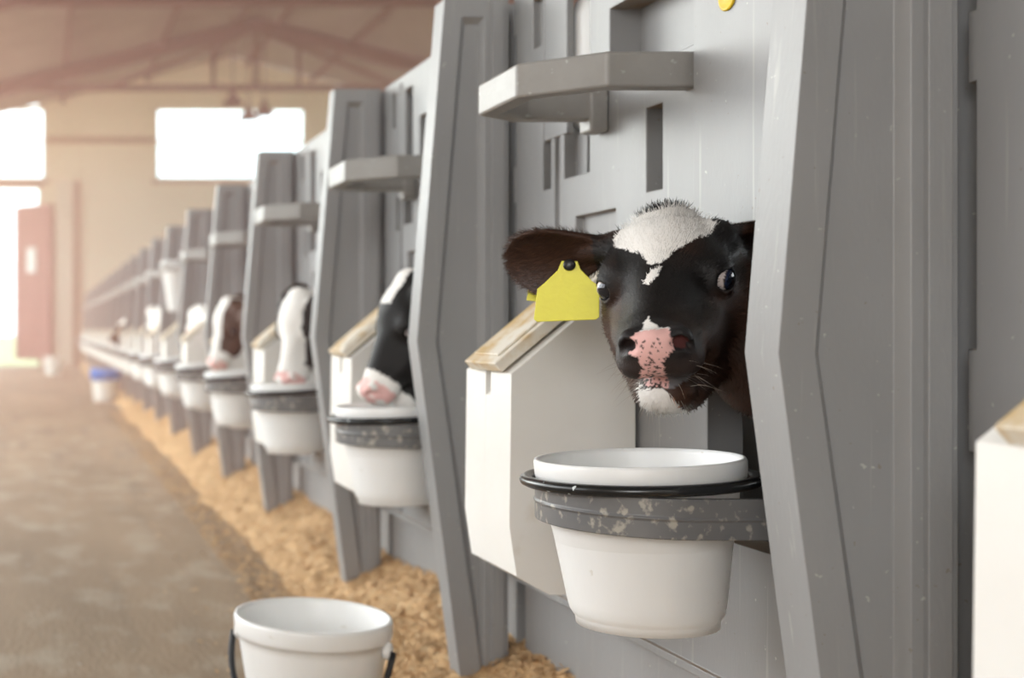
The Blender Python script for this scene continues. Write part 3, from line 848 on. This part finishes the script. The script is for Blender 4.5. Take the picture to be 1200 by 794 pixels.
def coat_material(name, rough=0.55, hair=False):
    m = bpy.data.materials.new(name); m.use_nodes = True; nt = m.node_tree; N = nt.nodes; L = nt.links; b = N['Principled BSDF']
    a = N.new('ShaderNodeAttribute'); a.attribute_name = 'coat'; L.new(a.outputs['Color'], b.inputs['Base Color'])
    b.inputs['Roughness'].default_value = rough; b.inputs['Specular IOR Level'].default_value = .30
    if not hair:
        tc = N.new('ShaderNodeTexCoord'); n = N.new('ShaderNodeTexNoise'); n.inputs['Scale'].default_value = 420; n.inputs['Detail'].default_value = 3
        L.new(tc.outputs['Object'], n.inputs['Vector'])
        bp = N.new('ShaderNodeBump'); bp.inputs['Strength'].default_value = .35; bp.inputs['Distance'].default_value = .0015
        L.new(n.outputs['Fac'], bp.inputs['Height']); L.new(bp.outputs['Normal'], b.inputs['Normal'])
    return m
M['coat'] = coat_material('calf_coat'); M['fur'] = coat_material('calf_fur', .5, True)
M['eye'] = coat_material('calf_eye', .04, True); M['eye'].node_tree.nodes['Principled BSDF'].inputs['Specular IOR Level'].default_value = .8
def eye_mesh(r, gaze):
    """eyeball coloured round its gaze direction (head frame)"""
    bm = bmesh.new(); bmesh.ops.create_uvsphere(bm, u_segments=48, v_segments=32, radius=r); me = bm_mesh(bm, 'eye')
    g = Vector(gaze).normalized(); at = me.color_attributes.new('coat', 'FLOAT_COLOR', 'POINT')
    for i, v in enumerate(me.vertices):
        a = math.degrees(v.co.normalized().angle(g))
        c = (.004, .006, .012) if a < 34 else (.012, .018, .045) if a < 48 else (.05, .035, .03) if a < 52 else (.55, .47, .44)
        at.data[i].color = (*c, 1)
    return me

def finish_calf(name, label, args, group='calves looking out of their pens', eyes=((-1, None), (1, None)), **kw):
    me, Rm, V, H, nrm, colr, Q = build_calf(name, label, **args, **kw)
    o = link(name, me, M['coat'])
    setp(o, label, 'calf', group)
    c = Vector(args['head_at'])
    sc = kw.get('scale', 1.0)
    for s, g in eyes:
        if g is None: g = (s*1.0, -.45, -.05)
        e = link('eye', eye_mesh(.0165*sc, g), M['eye'], o)
        e.matrix_local = Matrix.Translation(c + Rm @ Vector(EYES[s])*sc) @ Rm.to_4x4()
    return o, Rm, c, V, H, nrm, colr, Q

def std_body(head, A, P, enter, inx=1.30, yc=None):
    """neck from the head through the pen opening, trunk and four legs inside the pen"""
    hx, hy, hz = head; y = yc if yc is not None else enter[1]
    neck = [(enter, .085), ((1.16, (enter[1]+y)/2, enter[2]-.02), .105), ((1.30, y, .60), .135), ((1.75, y, .60), .15), ((1.98, y, .61), .12)]
    blobs = [((1.24, y, .56), (.13, .11, .16)), ((1.60, y, .58), (.30, .145, .165)), ((1.95, y, .58), (.14, .13, .15))]
    legs = []
    for s in (-1, 1):
        legs.append([((1.25, y+s*.075, .50), .055), ((1.23, y+s*.085, .33), .032), ((1.24, y+s*.085, .27), .027), ((1.24, y+s*.085, .09), .021), ((1.225, y+s*.085, .03), .031)])
        legs.append([((1.93, y+s*.075, .55), .085), ((1.87, y+s*.09, .40), .052), ((1.99, y+s*.09, .27), .026), ((1.96, y+s*.09, .09), .021), ((1.945, y+s*.09, .03), .031)])
    return dict(neck=neck, blobs=blobs, legs=legs)

# nearest calf
HEAD = (.782, 1.500, .801); A0, P0, ROLL0 = R(32), R(22), R(5)
body = std_body(HEAD, A0, P0, (.945, 1.522, .712), yc=1.66)
hero, Rm, c0, V, H, nrm, colr, Q = finish_calf('calf', 'black and white calf with yellow ear tag looking out at the camera',
    dict(head_at=HEAD, A=A0, P=P0, roll=ROLL0, body=body, coat=coat_hero, res=(.0027, .014, .19), ears=EAR_DEF),
    eyes=((-1, (-.25, -.95, -.02)), (1, (1.0, -.35, -.12))))

def fur_strands(V, H, nrm, colr, Q, Rm, n, seed=1):
    rng = np.random.default_rng(seed)
    ok = np.array([True]*len(Q))
    qc = H[Q].mean(1)
    area_ = np.linalg.norm(np.cross(V[Q[:, 1]]-V[Q[:, 0]], V[Q[:, 3]]-V[Q[:, 0]]), axis=1)
    w = np.nan_to_num(area_.copy())
    w[qc[:, 1] > .20] = 0
    muz = (qc[:, 1] < -.145) & (qc[:, 2] > -.070); w[muz] = 0
    for s in (-1, 1):
        w[np.linalg.norm(qc-np.array(EYES[s]), axis=1) < .021] = 0
    w[(qc[:, 1] < -.12) & (qc[:, 2] < -.060) & (qc[:, 2] > -.079) & (np.abs(qc[:, 0]) < .034)] = 0
    w[qc[:, 1] > .12] *= .4; w[np.abs(qc[:, 0]) > .085] *= 1.8
    pick = rng.choice(len(Q), n, p=w/w.sum())
    t = rng.random((n, 2)); q = Q[pick]
    p = (V[q[:, 0]]*(1-t[:, :1])*(1-t[:, 1:]) + V[q[:, 1]]*t[:, :1]*(1-t[:, 1:]) + V[q[:, 2]]*t[:, :1]*t[:, 1:] + V[q[:, 3]]*(1-t[:, :1])*t[:, 1:])
    h = qc[pick]; nn = nrm[q[:, 0]]; p = np.nan_to_num(p); cc = colr[q[:, 0]]
    # the coat lies backwards over the head and outwards along the ears
    flow = np.tile(np.array((0., 1., .0)), (n, 1)); flow[:, 0] = np.sign(h[:, 0])*np.clip(np.abs(h[:, 0])*6, 0, .5)
    up_ = (h[:, 2] > .03) & (h[:, 1] > -.02); flow[up_] = np.stack([h[up_, 0]*8, .6 + 0*h[up_, 0], .5 + 0*h[up_, 0]], 1)
    ear = np.abs(h[:, 0]) > .085; flow[ear] = np.stack([np.sign(h[ear, 0]), .2+0*h[ear, 0], .25*np.sign(h[ear, 2]-.04)], 1)
    chin = (h[:, 2] < -.075); flow[chin] = (0, .5, -.6)
    flow = flow @ np.array(Rm).T
    flow -= nn*(flow*nn).sum(1)[:, None]; flow /= np.maximum(np.linalg.norm(flow, axis=1), 1e-6)[:, None]
    poll = (h[:, 2] > .055) & (h[:, 1] > .05); lift = np.where(poll, .9, np.where(ear, .65, np.where(chin, .1, .22))) + rng.random(n)*.25
    ln = np.where(poll, .0095, np.where(ear, .008, .006))*(.6+.8*rng.random(n)); ln = np.where(chin, .008*(.4+rng.random(n)), ln)
    face = (h[:, 1] < -.04) & ~chin; ln = np.where(face, ln*.6, ln)
    wh = colr[q[:, 0]][:, 0] > .4; 
    jit = rng.normal(0, .22, (n, 3)) + np.where(poll[:, None], rng.normal(0, .5, (n, 3)), 0)
    d = flow + nn*lift[:, None] + jit; d /= np.linalg.norm(d, axis=1)[:, None]
    side = np.cross(d, nn); side /= np.maximum(np.linalg.norm(side, axis=1), 1e-6)[:, None]
    wd = .00034
    mid = p + d*(ln*.55)[:, None]; tip = p + d*(ln*.9)[:, None] + flow*(ln*.25)[:, None]
    base = p - nn*.0005
    VV = np.stack([base-side*wd, base+side*wd, mid+side*wd*.8, mid-side*wd*.8, tip], 1).reshape(-1, 3)
    k = np.arange(n)*5
    f4 = np.stack([k, k+1, k+2, k+3], 1).tolist(); f3 = np.stack([k+3, k+2, k+4], 1).tolist()
    me = bpy.data.meshes.new('fur'); me.from_pydata(VV.tolist(), [], f4+f3)
    for p_ in me.polygons: p_.use_smooth = True
    me.normals_split_custom_set_from_vertices(np.repeat(nn*.8 + d*.35, 5, 0).tolist())
    jc = np.where(wh[:, None], .95+.12*rng.random((n, 1)), .7+1.1*rng.random((n, 1))**2)
    cc = np.clip(cc*jc, 0, .96); C5 = np.repeat(np.concatenate([cc, np.ones((n, 1))], 1), 5, 0)
    at = me.color_attributes.new('coat', 'FLOAT_COLOR', 'POINT'); at.data.foreach_set('color', C5.ravel())
    return me
fo = link('fur', fur_strands(V, H, nrm, colr, Q, Rm, 75000), M['fur'], hero)

def on_head(p): return c0 + Rm @ Vector(p)
# whiskers and chin hairs
def whiskers():
    rnd = random.Random(3); bm = bmesh.new()
    for i in range(90):
        s = rnd.choice((-1, 1)); 
        base = Vector((s*rnd.uniform(.012, .040), rnd.uniform(-.172, -.125), rnd.uniform(-.075, -.035)))
        if rnd.random() < .45: base = Vector((rnd.uniform(-.02, .02), rnd.uniform(-.16, -.12), -.094))
        d = Vector((base.x*28 + rnd.uniform(-.3, .3), rnd.uniform(-.5, .1), -1.0 if base.z < -.09 else rnd.uniform(-.9, .2))).normalized()
        ln = rnd.uniform(.012, .034); bend = Vector((rnd.uniform(-.3, .3), .1, -.45)); side = d.cross(Vector((0, 0, 1))).normalized()*.00022
        pts = [base + d*ln*t + bend*ln*t*t*.5 for t in (0, .33, .66, 1)]
        up = d.cross(side).normalized()*.00022; prev = None
        for j, p in enumerate(pts):
            r = 1-j*.3; ring = [bm.verts.new(on_head(p+side*r)), bm.verts.new(on_head(p-side*r*.5+up*r)), bm.verts.new(on_head(p-side*r*.5-up*r))]
            if prev:
                for q in range(3): bm.faces.new((prev[q], prev[(q+1) % 3], ring[(q+1) % 3], ring[q]))
            prev = ring
    return bm_mesh(bm, 'whiskers')
M['whisk'] = mat('whisker', (.45, .38, .32), .4)
link('whiskers', whiskers(), M['whisk'], hero)

# yellow ear tag
def ear_tag():
    E = ear_frame(-1, EAR_DEF[-1]); b = Vector(EAR_BASE[-1])
    d, cr, nn = (Vector(E[:, i]) for i in range(3))
    return b, d, cr, nn
b_, d_, cr_, nn_ = ear_tag()
stud = on_head(b_ + d_*.030 + nn_*.010 - Vector((0, 0, .016)))
TAG = [(-.036, -.070), (-.034, -.032), (-.026, -.024), (-.012, -.008), (-.008, .004), (.010, .004), (.014, -.006), (.028, -.020), (.036, -.026), (.038, -.064), (.034, -.067), (-.032, -.073)]
bm = bmesh.new()
fr = [bm.verts.new((x, -.0011 + .05*x*x*8, z)) for x, z in TAG]; bk = [bm.verts.new((x, .0011 + .05*x*x*8, z)) for x, z in TAG]
bm.faces.new(fr); bm.faces.new(bk[::-1])
for i in range(len(TAG)): j = (i+1) % len(TAG); bm.faces.new((fr[i], bk[i], bk[j], fr[j]))
tag_o = link('ear_tag', bm_mesh(bm, 'ear_tag'), M['yellow'], hero, bevel=.0006, seg=2); tag_o['label'] = 'yellow ear tag'
tag_o.location = (.703, 1.597, .826); tag_o.rotation_euler = (R(-4), R(3), R(-26)); tag_o.scale = (1.08, 1.08, 1.08)
TAGO = tag_o
s1 = link('tag_stud', lathe_mesh('tag_stud', [(0, -.002), (.0068, -.002), (.0072, .001), (.0055, .0025), (0, .003)], 24), M['strap'], tag_o, (.001, -.0025, -.001)); s1.rotation_euler = (PI/2, 0, 0)
s1['label'] = 'black round stud'
bm = bmesh.new(); box_bm(bm, -.015, .015, -.001, .001, -.055, 0)
bt = link('back_tag', bm_mesh(bm, 'back_tag'), M['yellow'], hero, bevel=.0006); bt['label'] = 'edge of a second yellow tag behind the ear'
bt.location = (.700, 1.668, .832); bt.rotation_euler = (R(-4), R(8), R(-30))

# the other calves down the row
def face_white(uw, chin=True, pinknose=True, extra=None):
    def f(H, n):
        w = np.abs(H[:, 0] + .004*n) < uw(H[:, 1])
        m = H[:, 1] < -.115
        if chin: w |= m
        if extra is not None: w |= extra(H, n)
        p = (H[:, 1] < -.150) & (H[:, 2] > -.065) & (n < .25) if pinknose else np.zeros(len(H), bool)
        w &= H[:, 1] < .16
        return w, p
    return f
OTHERS = [
    # pen, eye midpoint, heading, muzzle down, roll, coat, label
    (2, (.790, 2.60, .752), 80, 54, 0, coat_factory(face_white(lambda y: np.where(y > .005, .026, np.where(y < -.13, .2, -.01)), chin=False)),
     'black calf in profile with white forehead stripe and pale pink muzzle'),
    (3, (.775, 3.60, .745), 52, 62, 0, coat_factory(face_white(lambda y: .046 + .0*y)),
     'calf with a broad white face and black cheeks, head lowered to its pail'),
    (4, (.755, 4.86, .752), 66, 60, 0, coat_factory(face_white(lambda y: np.where(y > -.02, .034, .028)), BROWN*1.2),
     'brown calf with white forehead and muzzle bent over its pail'),
    (5, (.80, 6.02, .740), 40, 55, 0, coat_factory(lambda H, n: ((H[:, 1] < .2), (n > .12) & (H[:, 1] < -.02))),
     'small pale pinkish white calf head beyond the brown and white calf'),
    (7, (.79, 8.12, .765), 30, 60, 0, coat_factory(lambda H, n: ((H[:, 1] < .2), H[:, 1] < -.15)),
     'blurred white calf head hanging straight down, far along the pens'),
    (10, (.76, 11.2, .745), 60, 30, 0, coat_factory(lambda H, n: (H[:, 2] > .05, H[:, 1] < -.3), BROWN*1.5),
     'blurred dark brown calf head near the far end of the row'),
]
for (pk, hd, A, P, rl, coat, lab) in OTHERS:
    pp = PENS[pk]; ymid = (pp.a + pp.b - FT)/2
    enter = (.945, pp.a + .235*pp.L, .71)
    bd = std_body(hd, R(A), R(P), enter, yc=ymid - .08)
    finish_calf('calf', lab, dict(head_at=hd, A=R(A), P=R(P), roll=R(rl), body=bd, coat=coat, res=(.0055, .03, .17)))

# fine dust hanging in the air of the barn
if True:
    hz = box('dust_haze', LEFT+.05, RIGHT-.05, 2.75, FAR-.3, 0.02, 3.6, None)
    hm = bpy.data.materials.new('dust'); hm.use_nodes = True; nt = hm.node_tree; nt.nodes.remove(nt.nodes['Principled BSDF'])
    v = nt.nodes.new('ShaderNodeVolumeScatter'); v.inputs['Color'].default_value = (1.0, .57, .49, 1); v.inputs['Density'].default_value = .037
    v.inputs['Anisotropy'].default_value = .2
    nt.links.new(v.outputs[0], nt.nodes['Material Output'].inputs['Volume']); hz.data.materials.append(hm)
    setp(hz, 'thin warm dust haze hanging in the air of the far barn', 'haze', kind='stuff')
